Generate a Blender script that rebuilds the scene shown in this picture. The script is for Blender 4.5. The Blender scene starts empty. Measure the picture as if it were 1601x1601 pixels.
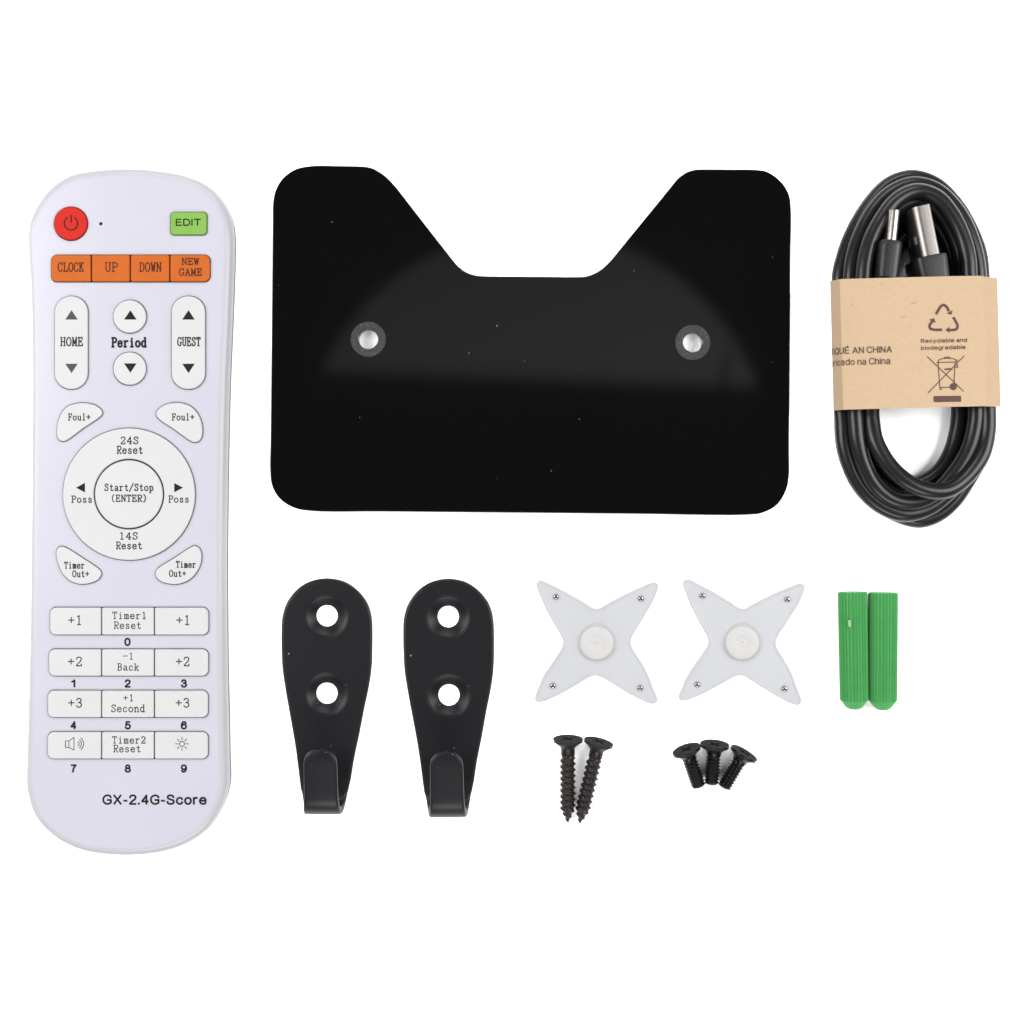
import bpy, bmesh, math, random
from mathutils import Vector, Matrix
random.seed(7)
# ---------------------------------------------------------------- units
# lengths below are written in "u": 1 u = 0.16 mm (a 1601 u wide patch of table, 0.256 m)
S = 0.00016
DIST = 2400.0                      # camera height over the table, u
C0 = 800.5
scn = bpy.context.scene
col = scn.collection

# ---------------------------------------------------------------- camera
cam_d = bpy.data.cameras.new('camera'); cam = bpy.data.objects.new('camera', cam_d); col.objects.link(cam)
cam.location = (0, 0, DIST * S)
cam_d.sensor_width = 36.0; cam_d.lens = 36.0 * DIST / 1601.0
cam_d.clip_start = 0.005; cam_d.clip_end = 50.0
scn.camera = cam

# ---------------------------------------------------------------- world, exposure
w = bpy.data.worlds.new('World'); scn.world = w; w.use_nodes = True
w.node_tree.nodes['Background'].inputs[0].default_value = (0.95, 0.97, 1.0, 1)
w.node_tree.nodes['Background'].inputs[1].default_value = 0.07
vs = scn.view_settings
vs.view_transform = 'Standard'; vs.look = 'None'; vs.exposure = 0.0; vs.gamma = 1.0; vs.use_curve_mapping = False

# ---------------------------------------------------------------- studio lamps
def softbox(name, loc, target, sx, sy, power, color=(1, 1, 1)):
    d = bpy.data.lights.new(name, 'AREA'); d.shape = 'RECTANGLE'
    d.size = sx * S; d.size_y = sy * S; d.energy = power; d.color = color
    o = bpy.data.objects.new(name, d); col.objects.link(o)
    o.location = Vector(loc) * S
    o.rotation_euler = (Vector(target) - Vector(loc)).to_track_quat('-Z', 'Y').to_euler()
    return o
softbox('softbox', (-2700, 500, 2300), (-60, 0, 0), 1700, 2600, 6.6)
softbox('softbox', (2700, 400, 2300), (60, 0, 0), 1700, 2600, 6.6)
softbox('softbox', (0, 3100, 2100), (0, 100, 0), 2600, 1100, 3.3)
softbox('softbox', (0, -3100, 2300), (0, -100, 0), 2600, 1100, 4.3)  # fill lamp, added to lift the shadows below things
# the overhead reflector lamp whose half-round, hooded face shows in the glossy plate
def reflector():
    sx, sy = 1500.0, 540.0
    d = bpy.data.lights.new('reflector_lamp', 'AREA'); d.shape = 'RECTANGLE'
    d.size = sx * S; d.size_y = sy * S
    d.energy = 0.40 * math.pi * (sx * S) * (sy * S)
    o = bpy.data.objects.new('reflector_lamp', d); col.objects.link(o)
    o.location = (76 * S, 620 * S, 2400 * S)
    d.use_nodes = True
    nt = d.node_tree; nd = nt.nodes; lk = nt.links
    em = nd.get('Emission')
    geo = nd.new('ShaderNodeNewGeometry'); sep = nd.new('ShaderNodeSeparateXYZ')
    lk.new(geo.outputs['Position'], sep.inputs[0])
    def mth(op, a, b=None, c=None):
        n = nd.new('ShaderNodeMath'); n.operation = op
        for i, v in enumerate((a, b, c)):
            if v is None: continue
            if isinstance(v, (int, float)): n.inputs[i].default_value = v
            else: lk.new(v, n.inputs[i])
        return n.outputs[0]
    x = mth('MULTIPLY', sep.outputs[0], 1 / S); y = mth('MULTIPLY', sep.outputs[1], 1 / S)
    dx = mth('SUBTRACT', x, 76); dy = mth('SUBTRACT', y, 150)
    r = mth('SQRT', mth('ADD', mth('MULTIPLY', dx, dx), mth('MULTIPLY', dy, dy)))
    def smooth(v, a, b):           # 1 below a, 0 above b
        n = nd.new('ShaderNodeMapRange'); n.interpolation_type = 'SMOOTHSTEP'
        lk.new(v, n.inputs['Value'])
        n.inputs['From Min'].default_value = a; n.inputs['From Max'].default_value = b
        n.inputs['To Min'].default_value = 1; n.inputs['To Max'].default_value = 0
        return n.outputs[0]
    disc = smooth(r, 700, 745)
    low = mth('SUBTRACT', 407, mth('MULTIPLY', x, 0.036))                    # the hood's edge, a little slanted
    chord = smooth(mth('SUBTRACT', low, y), -46, 24)
    bar = mth('ABSOLUTE', mth('SUBTRACT', mth('SUBTRACT', x, 655), mth('MULTIPLY', mth('SUBTRACT', y, 400), 0.15)))
    stand = mth('SUBTRACT', 1, mth('MULTIPLY', smooth(bar, 6, 30), mth('MULTIPLY', smooth(y, 420, 560), 0.6)))
    fall = mth('MULTIPLY', mth('ADD', 0.94, mth('MULTIPLY', x, 0.00022)), mth('SUBTRACT', 1.14, mth('MULTIPLY', mth('SUBTRACT', y, 400), 0.0006)))
    lk.new(mth('MULTIPLY', mth('MULTIPLY', mth('MULTIPLY', disc, chord), stand), fall), em.inputs['Strength'])
    return o
reflector()

# ---------------------------------------------------------------- materials
def mat(name, color, rough=0.5, metal=0.0, spec=0.5, bump=None, vary=None, specks=None, coat=0.0, sss=0.0, rvary=None):
    m = bpy.data.materials.new(name); m.use_nodes = True
    nt = m.node_tree; nd = nt.nodes; lk = nt.links
    b = nd['Principled BSDF']
    b.inputs['Base Color'].default_value = (*color, 1)
    b.inputs['Roughness'].default_value = rough; b.inputs['Metallic'].default_value = metal
    b.inputs['Specular IOR Level'].default_value = spec
    b.inputs['Coat Weight'].default_value = coat; b.inputs['Coat Roughness'].default_value = 0.08
    if sss:
        b.inputs['Subsurface Weight'].default_value = sss
        b.inputs['Subsurface Radius'].default_value = (1, 1, 1); b.inputs['Subsurface Scale'].default_value = 6 * S
    tc = nd.new('ShaderNodeTexCoord')
    mp = nd.new('ShaderNodeMapping'); mp.inputs['Scale'].default_value = (1 / S,) * 3; mp.inputs['Location'].default_value = (437.3, 291.7, 0)
    lk.new(tc.outputs['Object'], mp.inputs[0])
    src = None
    if vary:                         # (scale, amount, stretch): slow change of the thing's own colour
        mp2 = nd.new('ShaderNodeMapping'); mp2.inputs['Scale'].default_value = vary[2] if len(vary) > 2 else (1, 1, 1)
        lk.new(mp.outputs[0], mp2.inputs[0])
        n = nd.new('ShaderNodeTexNoise'); n.inputs['Scale'].default_value = vary[0]; n.inputs['Detail'].default_value = 5
        lk.new(mp2.outputs[0], n.inputs['Vector'])
        mr = nd.new('ShaderNodeMapRange'); lk.new(n.outputs['Fac'], mr.inputs['Value'])
        mr.inputs['From Min'].default_value = 0.3; mr.inputs['From Max'].default_value = 0.7
        mr.inputs['To Min'].default_value = 1 - vary[1]; mr.inputs['To Max'].default_value = 1 + vary[1]
        mx = nd.new('ShaderNodeMix'); mx.data_type = 'RGBA'; mx.blend_type = 'MULTIPLY'; mx.inputs[0].default_value = 1
        mx.inputs[6].default_value = (*color, 1); lk.new(mr.outputs[0], mx.inputs[7])
        lk.new(mx.outputs[2], b.inputs['Base Color']); src = mx.outputs[2]
    if specks:                       # (scale, radius, share, colour): dust grains lying on the surface
        v = nd.new('ShaderNodeTexVoronoi'); v.voronoi_dimensions = '2D'; v.inputs['Scale'].default_value = specks[0]
        lk.new(mp.outputs[0], v.inputs['Vector'])
        sp = nd.new('ShaderNodeSeparateColor'); lk.new(v.outputs['Color'], sp.inputs[0])
        def mth(op, a, bb):
            n = nd.new('ShaderNodeMath'); n.operation = op
            for i, q in enumerate((a, bb)):
                if isinstance(q, (int, float)): n.inputs[i].default_value = q
                else: lk.new(q, n.inputs[i])
            return n.outputs[0]
        size = mth('MULTIPLY', sp.outputs[1], specks[1] * specks[0])
        hit = mth('MULTIPLY', mth('LESS_THAN', v.outputs['Distance'], size), mth('LESS_THAN', sp.outputs[0], specks[2]))
        fac = mth('MULTIPLY', hit, mth('ADD', mth('MULTIPLY', sp.outputs[2], 0.8), 0.2))
        mx = nd.new('ShaderNodeMix'); mx.data_type = 'RGBA'; lk.new(fac, mx.inputs[0])
        if src: lk.new(src, mx.inputs[6])
        else: mx.inputs[6].default_value = (*color, 1)
        mx.inputs[7].default_value = (*specks[3], 1)
        lk.new(mx.outputs[2], b.inputs['Base Color'])
    if bump:                         # (scale, strength, distance u)
        n = nd.new('ShaderNodeTexNoise'); n.inputs['Scale'].default_value = bump[0]; n.inputs['Detail'].default_value = 3
        lk.new(mp.outputs[0], n.inputs['Vector'])
        bp = nd.new('ShaderNodeBump'); bp.inputs['Strength'].default_value = bump[1]; bp.inputs['Distance'].default_value = bump[2] * S
        lk.new(n.outputs['Fac'], bp.inputs['Height']); lk.new(bp.outputs[0], b.inputs['Normal'])
    return m

M = {}
M['table'] = mat('white_table', (0.93, 0.93, 0.93), 0.8, spec=0.1)
M['remote'] = mat('glossy_white_plastic', (0.214, 0.210, 0.238), 0.2, spec=0.22, vary=(0.006, 0.02))
M['casing'] = mat('neutral_white_plastic', (0.202, 0.201, 0.214), 0.28, spec=0.14)
M['shell'] = mat('shaded_white_plastic', (0.020, 0.020, 0.022), 0.4, spec=0.10)  # lower casing: the shade on its side is put into this dark colour
M['key'] = mat('white_rubber_key', (0.232, 0.230, 0.231), 0.55, spec=0.15, vary=(0.02, 0.015))
M['red'] = mat('red_rubber', (0.215, 0.0060, 0.0028), 0.6, spec=0.10, vary=(0.05, 0.04))
M['orange'] = mat('orange_rubber', (0.206, 0.045, 0.0045), 0.6, spec=0.10, vary=(0.04, 0.04))
M['green'] = mat('green_rubber', (0.079, 0.162, 0.029), 0.6, spec=0.10, vary=(0.05, 0.04))
M['ink'] = mat('black_ink', (0.005, 0.0048, 0.005), 0.7, spec=0.08)
M['ink_grey'] = mat('grey_ink', (0.011, 0.010, 0.0105), 0.7, spec=0.08)
M['ink_faint'] = mat('worn_grey_ink', (0.030, 0.029, 0.030), 0.7, spec=0.08)
M['ink_red'] = mat('dark_red_ink', (0.026, 0.0025, 0.0025), 0.7, spec=0.08)
M['ink_orange'] = mat('brown_ink', (0.030, 0.0065, 0.004), 0.7, spec=0.08)
M['ink_green'] = mat('dark_green_ink', (0.002, 0.006, 0.0015), 0.7, spec=0.08)
M['acrylic'] = mat('black_gloss_acrylic', (0.0008, 0.0008, 0.0009), 0.06, specks=(0.0235, 1.4, 0.11, (0.06, 0.06, 0.06)))
M['rim'] = mat('scuffed_grey_film', (0.0155, 0.0155, 0.016), 0.6, spec=0.15, specks=(0.40, 0.6, 0.12, (0.16, 0.16, 0.16)), vary=(0.25, 0.22))
M['hook'] = mat('matte_black_metal', (0.0034, 0.0034, 0.0043), 0.42, spec=0.13, specks=(0.045, 1.3, 0.10, (0.12, 0.12, 0.12)), bump=(0.5, 0.06, 0.5))
M['star'] = mat('translucent_white_plastic', (0.212, 0.214, 0.222), 0.4, spec=0.2, sss=0.12, vary=(0.02, 0.015))
M['hub'] = mat('white_nylon', (0.228, 0.225, 0.222), 0.5, spec=0.15, sss=0.12)
M['pin'] = mat('dull_steel', (0.20, 0.185, 0.175), 0.25, metal=1.0)
M['steel'] = mat('bright_steel', (0.24, 0.225, 0.21), 0.32, metal=1.0)
M['nickel'] = mat('satin_nickel', (0.150, 0.139, 0.132), 0.42, metal=1.0, bump=(0.7, 0.3, 0.6))
M['anchor'] = mat('green_nylon', (0.0262, 0.148, 0.0355), 0.55, spec=0.15, vary=(0.05, 0.05))
M['flaw'] = mat('pale_chipped_nylon', (0.12, 0.20, 0.12), 0.3)
M['head'] = mat('matte_black_steel', (0.0125, 0.0122, 0.0126), 0.7, spec=0.015, bump=(0.5, 0.5, 0.8), vary=(0.3, 0.3))
M['wood_screw'] = mat('blackened_steel', (0.0068, 0.0050, 0.0044), 0.36, spec=0.13, bump=(0.35, 0.25, 0.8))
M['screw'] = mat('black_oxide_steel', (0.0012, 0.0012, 0.0015), 0.24, spec=0.12, bump=(0.35, 0.2, 0.8))
M['cable'] = mat('black_rubber', (0.0055, 0.0057, 0.0057), 0.30, spec=0.16, bump=(0.6, 0.06, 0.6))
M['plug'] = mat('black_moulded_plastic', (0.0050, 0.0053, 0.0055), 0.42, spec=0.22, bump=(0.45, 0.25, 0.8))
M['kraft'] = mat('kraft_paper', (0.218, 0.157, 0.100), 0.75, spec=0.1, vary=(0.22, 0.03, (0.6, 1, 1)), bump=(0.35, 0.15, 0.8))
M['brown_ink'] = mat('brown_print', (0.043, 0.025, 0.0205), 0.7, spec=0.1)
M['fibre'] = mat('brown_fibre', (0.13, 0.085, 0.055), 0.8, spec=0.1)
M['dark_hole'] = mat('dark_plastic', (0.006, 0.0055, 0.0055), 0.6)
M['grey_tab'] = mat('grey_contact', (0.11, 0.105, 0.10), 0.4)

# ---------------------------------------------------------------- helpers
def at(px, py, z=0.0):
    """table coordinates (u, y up) of a spot of height z"""
    k = 1 - z / DIST
    return ((px - C0) * k, (C0 - py) * k)
def ats(pts, z=0.0): return [at(p[0], p[1], z) for p in pts]

def catmull(pts, n=8, closed=True):
    out = []; N = len(pts)
    rng = range(N) if closed else range(N - 1)
    for i in rng:
        g = lambda k: Vector(pts[k % N]) if closed else Vector(pts[min(max(k, 0), N - 1)])
        p0, p1, p2, p3 = g(i - 1), g(i), g(i + 1), g(i + 2)
        # centripetal
        def tj(t, a, b): return t + max((b - a).length, 1e-6) ** 0.5
        if (p1 - p0).length < 1e-6: p0 = p1 - (p2 - p1)
        if (p3 - p2).length < 1e-6: p3 = p2 + (p2 - p1)
        t0 = 0; t1 = tj(t0, p0, p1); t2 = tj(t1, p1, p2); t3 = tj(t2, p2, p3)
        for j in range(n):
            t = t1 + (t2 - t1) * j / n
            A1 = p0 * ((t1 - t) / (t1 - t0)) + p1 * ((t - t0) / (t1 - t0))
            A2 = p1 * ((t2 - t) / (t2 - t1)) + p2 * ((t - t1) / (t2 - t1))
            A3 = p2 * ((t3 - t) / (t3 - t2)) + p3 * ((t - t2) / (t3 - t2))
            B1 = A1 * ((t2 - t) / (t2 - t0)) + A2 * ((t - t0) / (t2 - t0))
            B2 = A2 * ((t3 - t) / (t3 - t1)) + A3 * ((t - t1) / (t3 - t1))
            out.append(tuple(B1 * ((t2 - t) / (t2 - t1)) + B2 * ((t - t1) / (t2 - t1))))
    if not closed: out.append(tuple(pts[-1]))
    return out

def resample(pts, n):
    P = [Vector(p) for p in pts]; P.append(P[0])
    L = [0]
    for a, b in zip(P, P[1:]): L.append(L[-1] + (b - a).length)
    out = []; j = 0
    for i in range(n):
        t = L[-1] * i / n
        while L[j + 1] < t: j += 1
        f = (t - L[j]) / max(L[j + 1] - L[j], 1e-9)
        out.append(tuple(P[j].lerp(P[j + 1], f)))
    return out

def circle(cx, cy, r, n=48): return [(cx + r * math.cos(2 * math.pi * i / n), cy + r * math.sin(2 * math.pi * i / n)) for i in range(n)]
def rrect(x0, y0, x1, y1, r, n=6):
    """r: one radius or four (x0y0, x1y0, x1y1, x0y1)"""
    if x1 < x0: x0, x1 = x1, x0
    if y1 < y0: y0, y1 = y1, y0
    rs = r if isinstance(r, (tuple, list)) else (r,) * 4
    out = []
    for (cx, cy, sx, sy, a0, rr) in ((x0, y0, 1, 1, 180, rs[0]), (x1, y0, -1, 1, 270, rs[1]), (x1, y1, -1, -1, 0, rs[2]), (x0, y1, 1, -1, 90, rs[3])):
        rr = max(rr, 0.05)
        for i in range(n + 1):
            a = math.radians(a0 + 90 * i / n)
            out.append((cx + sx * rr + rr * math.cos(a), cy + sy * rr + rr * math.sin(a)))
    return out

def inset(pts, d):
    n = len(pts); out = []
    area = sum(pts[i][0] * pts[(i + 1) % n][1] - pts[(i + 1) % n][0] * pts[i][1] for i in range(n))
    sg = 1 if area > 0 else -1
    for i in range(n):
        a = Vector(pts[i - 1]); b = Vector(pts[(i + 1) % n]); t = (b - a).normalized()
        nrm = Vector((-t.y, t.x)) * sg
        out.append((pts[i][0] + nrm.x * d, pts[i][1] + nrm.y * d))
    return out

def finish(me, smooth=35):
    me.shade_smooth(); me.set_sharp_from_angle(angle=math.radians(smooth))
    return me

def flat_faces(me):
    for p in me.polygons:
        if abs(p.normal.z) > 0.9995: p.use_smooth = False
    return me

def curve_mesh(cu):
    o = bpy.data.objects.new('tmp', cu); col.objects.link(o)
    dg = bpy.context.evaluated_depsgraph_get(); dg.update()
    me = bpy.data.meshes.new_from_object(o.evaluated_get(dg))
    bpy.data.objects.remove(o); bpy.data.curves.remove(cu)
    me.materials.clear()
    return me

def slab(loops, z0, z1, bevel=0.0, res=2, smooth=35):
    """filled outline(s) with thickness, rounded edge; inner loops become holes (u)"""
    cu = bpy.data.curves.new('tmp', 'CURVE'); cu.dimensions = '2D'; cu.fill_mode = 'BOTH'
    cu.extrude = (z1 - z0) / 2 - bevel; cu.bevel_depth = bevel; cu.bevel_resolution = res; cu.offset = -bevel
    for lp in loops:
        sp = cu.splines.new('POLY'); sp.points.add(len(lp) - 1); sp.use_cyclic_u = True
        for i, p in enumerate(lp): sp.points[i].co = (p[0], p[1], 0, 1)
    me = curve_mesh(cu)
    me.transform(Matrix.Translation((0, 0, (z0 + z1) / 2)))
    return flat_faces(finish(me, smooth))

def mesh(verts, faces, smooth=35):
    me = bpy.data.meshes.new('m'); me.from_pydata([tuple(v) for v in verts], [], faces); me.update()
    bm = bmesh.new(); bm.from_mesh(me); bmesh.ops.recalc_face_normals(bm, faces=bm.faces); bm.to_mesh(me); bm.free()
    return finish(me, smooth)

def loft(rings, closed=True, cap0=False, cap1=False, smooth=35, wrap=False):
    n = len(rings[0]); V = [v for r in rings for v in r]; F = []
    m = len(rings)
    for i in range(m if wrap else m - 1):
        a = i * n; b = ((i + 1) % m) * n
        for j in range(n if closed else n - 1):
            k = (j + 1) % n
            F.append((a + j, a + k, b + k, b + j))
    if cap0: F.append(tuple(reversed(range(n))))
    if cap1: F.append(tuple(range((m - 1) * n, m * n)))
    return mesh(V, F, smooth)

def lathe(prof, n=48, cx=0, cy=0, smooth=35, caps=True):
    rings = [[(cx + r * math.cos(2 * math.pi * i / n), cy + r * math.sin(2 * math.pi * i / n), z) for i in range(n)] for r, z in prof]
    return loft(rings, cap0=caps and prof[0][0] > 1e-3, cap1=caps and prof[-1][0] > 1e-3, smooth=smooth)

def tube(path, rad, n=16, smooth=60):
    P = [Vector(p) for p in path]; rings = []
    up = Vector((0, 0, 1))
    for i, p in enumerate(P):
        t = (P[min(i + 1, len(P) - 1)] - P[max(i - 1, 0)]).normalized()
        s = t.cross(up)
        s = s.normalized() if s.length > 1e-4 else Vector((1, 0, 0))
        q = s.cross(t)
        r = rad(i / (len(P) - 1)) if callable(rad) else rad
        rings.append([tuple(p + s * r * math.cos(2 * math.pi * k / n) + q * r * math.sin(2 * math.pi * k / n)) for k in range(n)])
    return loft(rings, cap0=True, cap1=True, smooth=smooth)

def join(*mes, weld=0.0, smooth=35):
    bm = bmesh.new()
    for me in mes: bm.from_mesh(me); bpy.data.meshes.remove(me)
    if weld: bmesh.ops.remove_doubles(bm, verts=bm.verts, dist=weld)
    me = bpy.data.meshes.new('m'); bm.to_mesh(me); bm.free()
    return finish(me, smooth)

def box(x0, y0, z0, x1, y1, z1, bevel=0.0, seg=3):
    bm = bmesh.new()
    bmesh.ops.create_cube(bm, size=1)
    for v in bm.verts:
        v.co = Vector((x0 + (x1 - x0) * (v.co.x + .5), y0 + (y1 - y0) * (v.co.y + .5), z0 + (z1 - z0) * (v.co.z + .5)))
    if bevel: bmesh.ops.bevel(bm, geom=bm.edges[:], offset=bevel, segments=seg, affect='EDGES', profile=0.5)
    me = bpy.data.meshes.new('m'); bm.to_mesh(me); bm.free()
    return finish(me, 40)

def thing(name, label, cat, loc=(0, 0, 0), rot=0.0, group=None):
    o = bpy.data.objects.new(name, None); col.objects.link(o)
    o.empty_display_size = 0.005
    o.location = Vector(loc) * S; o.rotation_euler = (0, 0, rot)
    o['label'] = label; o['category'] = cat
    if group: o['group'] = group
    return o
def part(name, me, material, parent, label=None, local=False):
    """link a mesh written in table coordinates (or, local=True, about its thing's base) under its thing or part"""
    root = parent
    while root.parent: root = root.parent
    if not local: me.transform(Matrix.Translation(-Vector(root.location) / S))
    me.transform(Matrix.Scale(S, 4)); me.name = name
    me.materials.append(material)
    o = bpy.data.objects.new(name, me); col.objects.link(o); o.parent = parent
    if label: o['label'] = label
    return o
def dup(o, loc, rot, label):
    def cp(src, parent):
        c = src.copy(); col.objects.link(c); c.parent = parent
        for ch in src.children: cp(ch, c)
        return c
    c = cp(o, None)
    c.location = Vector(loc) * S; c.rotation_euler = (0, 0, rot); c['label'] = label
    return c

# ---- lettering: a thin-stroked serif alphabet (6 wide, 10 tall) and the built-in sans
G = {}
def gl(ch, *st): G[ch] = st
c_ = 'c'
gl('C', (c_, (5.4,7.4),(5.1,8.9),(4.2,9.8),(3,10),(1.6,9.2),(.7,7.2),(.5,5),(.7,2.8),(1.6,.8),(3,0),(4.3,.3),(5.2,1.4),(5.6,2.6)), ((5.4,7.2),(5.4,9.9)))
gl('L', ((1.6,10),(1.6,0)), ((.4,10),(2.8,10)), ((.4,0),(5.4,0),(5.6,2.6)))
gl('O', (c_, (3,10),(1.5,9.2),(.6,7),(.4,5),(.6,3),(1.5,.8),(3,0),(4.5,.8),(5.4,3),(5.6,5),(5.4,7),(4.5,9.2),(3,10)))
gl('K', ((1.2,0),(1.2,10)), ((.3,10),(2.2,10)), ((.3,0),(2.2,0)), ((4.8,10),(1.2,4.4)), ((2.4,6.2),(5.2,0)), ((3.8,10),(5.8,10)), ((4.2,0),(6,0)))
gl('U', (c_, (1.2,10),(1.2,6),(1.2,2.5),(2,.5),(3.1,0),(4.3,.5),(5,2.5),(5,6),(5,10)), ((.2,10),(2.2,10)), ((4,10),(6,10)))
P_ = (((1.3,0),(1.3,10)), ((.3,10),(1.4,10)), (c_, (1.3,10),(3.4,10),(5,9.2),(5.5,7.5),(5,5.8),(3.4,5),(1.3,5)))
gl('P', *P_, ((.3,0),(2.6,0)))
gl('R', *P_, ((.3,0),(2.3,0)), ((2.8,5),(4.9,0),(5.9,0)))
gl('D', ((1.2,0),(1.2,10)), ((.3,10),(1.3,10)), ((.3,0),(1.3,0)), (c_, (1.2,10),(3,10),(4.7,8.8),(5.5,5),(4.7,1.2),(3,0),(1.2,0)))
gl('W', ((.8,10),(1.8,0),(3,8),(4.2,0),(5.2,10)), ((0,10),(1.8,10)), ((4.2,10),(6,10)))
gl('N', ((1,0),(1,10),(5,0),(5,10)), ((.2,10),(1,10)), ((.2,0),(1.8,0)), ((4.2,10),(5.8,10)))
gl('E', ((1.3,0),(1.3,10)), ((.3,10),(5,10),(5.2,7.8)), ((1.3,5.2),(3.8,5.2)), ((3.8,6.4),(3.8,4)), ((.3,0),(5.2,0),(5.5,2.4)))
gl('F', ((1.3,0),(1.3,10)), ((.3,10),(5.1,10),(5.3,7.8)), ((1.3,5),(3.8,5)), ((3.8,6.2),(3.8,3.9)), ((.3,0),(2.6,0)))
gl('G', (c_, (5.1,7.6),(4.6,9.2),(3,10),(1.5,9.2),(.6,7),(.5,5),(.6,2.8),(1.5,.8),(3,0),(4.4,.5),(5,1.4)), ((5,.8),(5,4)), ((3.6,4),(6,4)), ((5.1,7.4),(5.1,9.8)))
gl('A', ((.9,0),(3,10),(5.1,0)), ((1.7,3.4),(4.4,3.4)), ((.1,0),(1.8,0)), ((4.2,0),(6,0)))
gl('M', ((1,0),(1,10),(3,2),(5,10),(5,0)), ((.1,0),(1.9,0)), ((4.1,0),(5.9,0)), ((.2,10),(1,10)), ((5,10),(5.8,10)))
gl('H', ((1.1,0),(1.1,10)), ((4.9,0),(4.9,10)), ((1.1,5),(4.9,5)), ((.2,10),(2,10)), ((.2,0),(2,0)), ((4,10),(5.8,10)), ((4,0),(5.8,0)))
gl('S', (c_, (5,7.4),(4.6,9.2),(3,10),(1.5,9.3),(1,7.8),(1.6,6.4),(3,5.4),(4.5,4.2),(5.1,2.6),(4.5,.8),(3,0),(1.5,.6),(.9,2.6)), ((5,7.2),(5,9.8)), ((.9,2.8),(.9,.2)))
gl('T', ((3,0),(3,10)), ((.5,7.8),(.7,10),(5.3,10),(5.5,7.8)), ((1.9,0),(4.1,0)))
gl('B', ((1.3,0),(1.3,10)), ((.3,10),(1.3,10)), ((.3,0),(1.3,0)), (c_, (1.3,10),(3.4,10),(4.7,9),(4.9,7.6),(4.3,6),(3,5.3),(1.3,5.3)), (c_, (3,5.3),(4.6,4.6),(5.3,2.8),(4.6,.8),(3,0),(1.3,0)))
gl('e', ((.9,3.6),(5.2,3.6)), (c_, (5.1,3.6),(5,5),(4.2,6.2),(3,6.6),(1.7,6),(.9,4.4),(.8,3),(1.2,1.2),(2.2,.1),(3.4,0),(4.6,.6),(5.2,1.6)))
gl('r', ((1.8,0),(1.8,6.4)), ((.7,6.4),(1.8,6.4)), ((.7,0),(3.3,0)), (c_, (1.8,4),(2.6,5.8),(4,6.6),(5.2,6.2)))
gl('i', ((3,0),(3,6.4)), ((1.8,6.4),(3,6.4)), ((1.6,0),(4.4,0)), ((2.9,8.6),(2.9,9.7)))
o_ = (c_, (3,6.6),(1.7,6),(.8,4.4),(.7,3.3),(.8,2.2),(1.7,.6),(3,0),(4.3,.6),(5.2,2.2),(5.3,3.3),(5.2,4.4),(4.3,6),(3,6.6))
gl('o', o_)
gl('d', (c_, (4.8,5),(3.8,6.3),(2.8,6.6),(1.5,5.8),(.8,3.3),(1.5,.8),(2.8,0),(3.8,.3),(4.8,1.6)), ((4.8,10),(4.8,0),(5.7,0)), ((3.7,10),(4.8,10)))
gl('u', (c_, (1.3,6.4),(1.3,3),(1.5,1),(2.6,0),(3.8,.5),(4.7,1.8)), ((4.7,6.4),(4.7,0),(5.6,0)), ((.4,6.4),(1.3,6.4)), ((3.8,6.4),(4.7,6.4)))
gl('l', ((3,0),(3,10)), ((1.8,10),(3,10)), ((1.6,0),(4.4,0)))
gl('+', ((.4,5),(5.6,5)), ((3,2),(3,8)))
gl('-', ((.6,5.2),(5.4,5.2)))
gl('s', (c_, (4.6,4.8),(4.2,6.2),(3,6.6),(1.7,6.1),(1.4,5),(2.2,3.9),(3.6,3),(4.7,1.9),(4.3,.5),(3,0),(1.6,.5),(1.2,1.8)))
gl('t', (c_, (2.6,9),(2.6,5),(2.6,1.8),(3.2,.2),(4.3,.1),(5,1.2)), ((1,6.4),(4.6,6.4)))
gl('/', ((.4,-1.4),(5.6,11)))
gl('a', (c_, (1.2,5.4),(2,6.5),(3.2,6.6),(4.3,5.8),(4.5,4),(4.5,1.5),(4.9,.3),(5.8,.2)), (c_, (4.5,3.8),(2.6,3.4),(1.1,2.4),(.9,1),(1.8,0),(3,.2),(4.5,1.6)))
gl('p', ((1.4,-3),(1.4,6.4)), ((.4,6.4),(1.4,6.4)), ((.4,-3),(2.5,-3)), (c_, (1.4,5),(2.4,6.4),(3.6,6.6),(4.8,5.5),(5.2,3.3),(4.8,1.1),(3.6,0),(2.4,.3),(1.4,1.4)))
gl('(', (c_, (4.8,11),(3.2,8.5),(2.7,5),(3.2,1.5),(4.8,-1)))
gl(')', (c_, (1.2,11),(2.8,8.5),(3.3,5),(2.8,1.5),(1.2,-1)))
gl('1', ((3.1,0),(3.1,10),(1.7,8.9)), ((1.6,0),(4.6,0)))
gl('2', (c_, (.9,7.6),(1.4,9.4),(3,10),(4.6,9.2),(5,7.4),(4,5),(2,2.4),(.8,.1)), ((.7,0),(4.9,0),(5.2,2)))
gl('3', (c_, (.9,8),(1.6,9.6),(3,10),(4.5,9.2),(4.8,7.6),(4.2,5.9),(2.4,5.3)), (c_, (2.4,5.3),(4.4,4.6),(5.2,2.7),(4.5,.7),(3,0),(1.5,.4),(.7,1.8)))
gl('4', ((4,0),(4,10),(.5,3),(5.7,3)), ((2.9,0),(5.1,0)))
gl('m', ((1,0),(1,6.4)), ((.3,6.4),(1,6.4)), (c_, (1,5),(1.6,6.4),(2.4,6.5),(3,5.5),(3,3),(3,0)), (c_, (3,5),(3.7,6.4),(4.5,6.5),(5,5.5),(5,3),(5,0)), ((.3,0),(1.7,0)), ((2.4,0),(3.6,0)), ((4.3,0),(5.7,0)))
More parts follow.
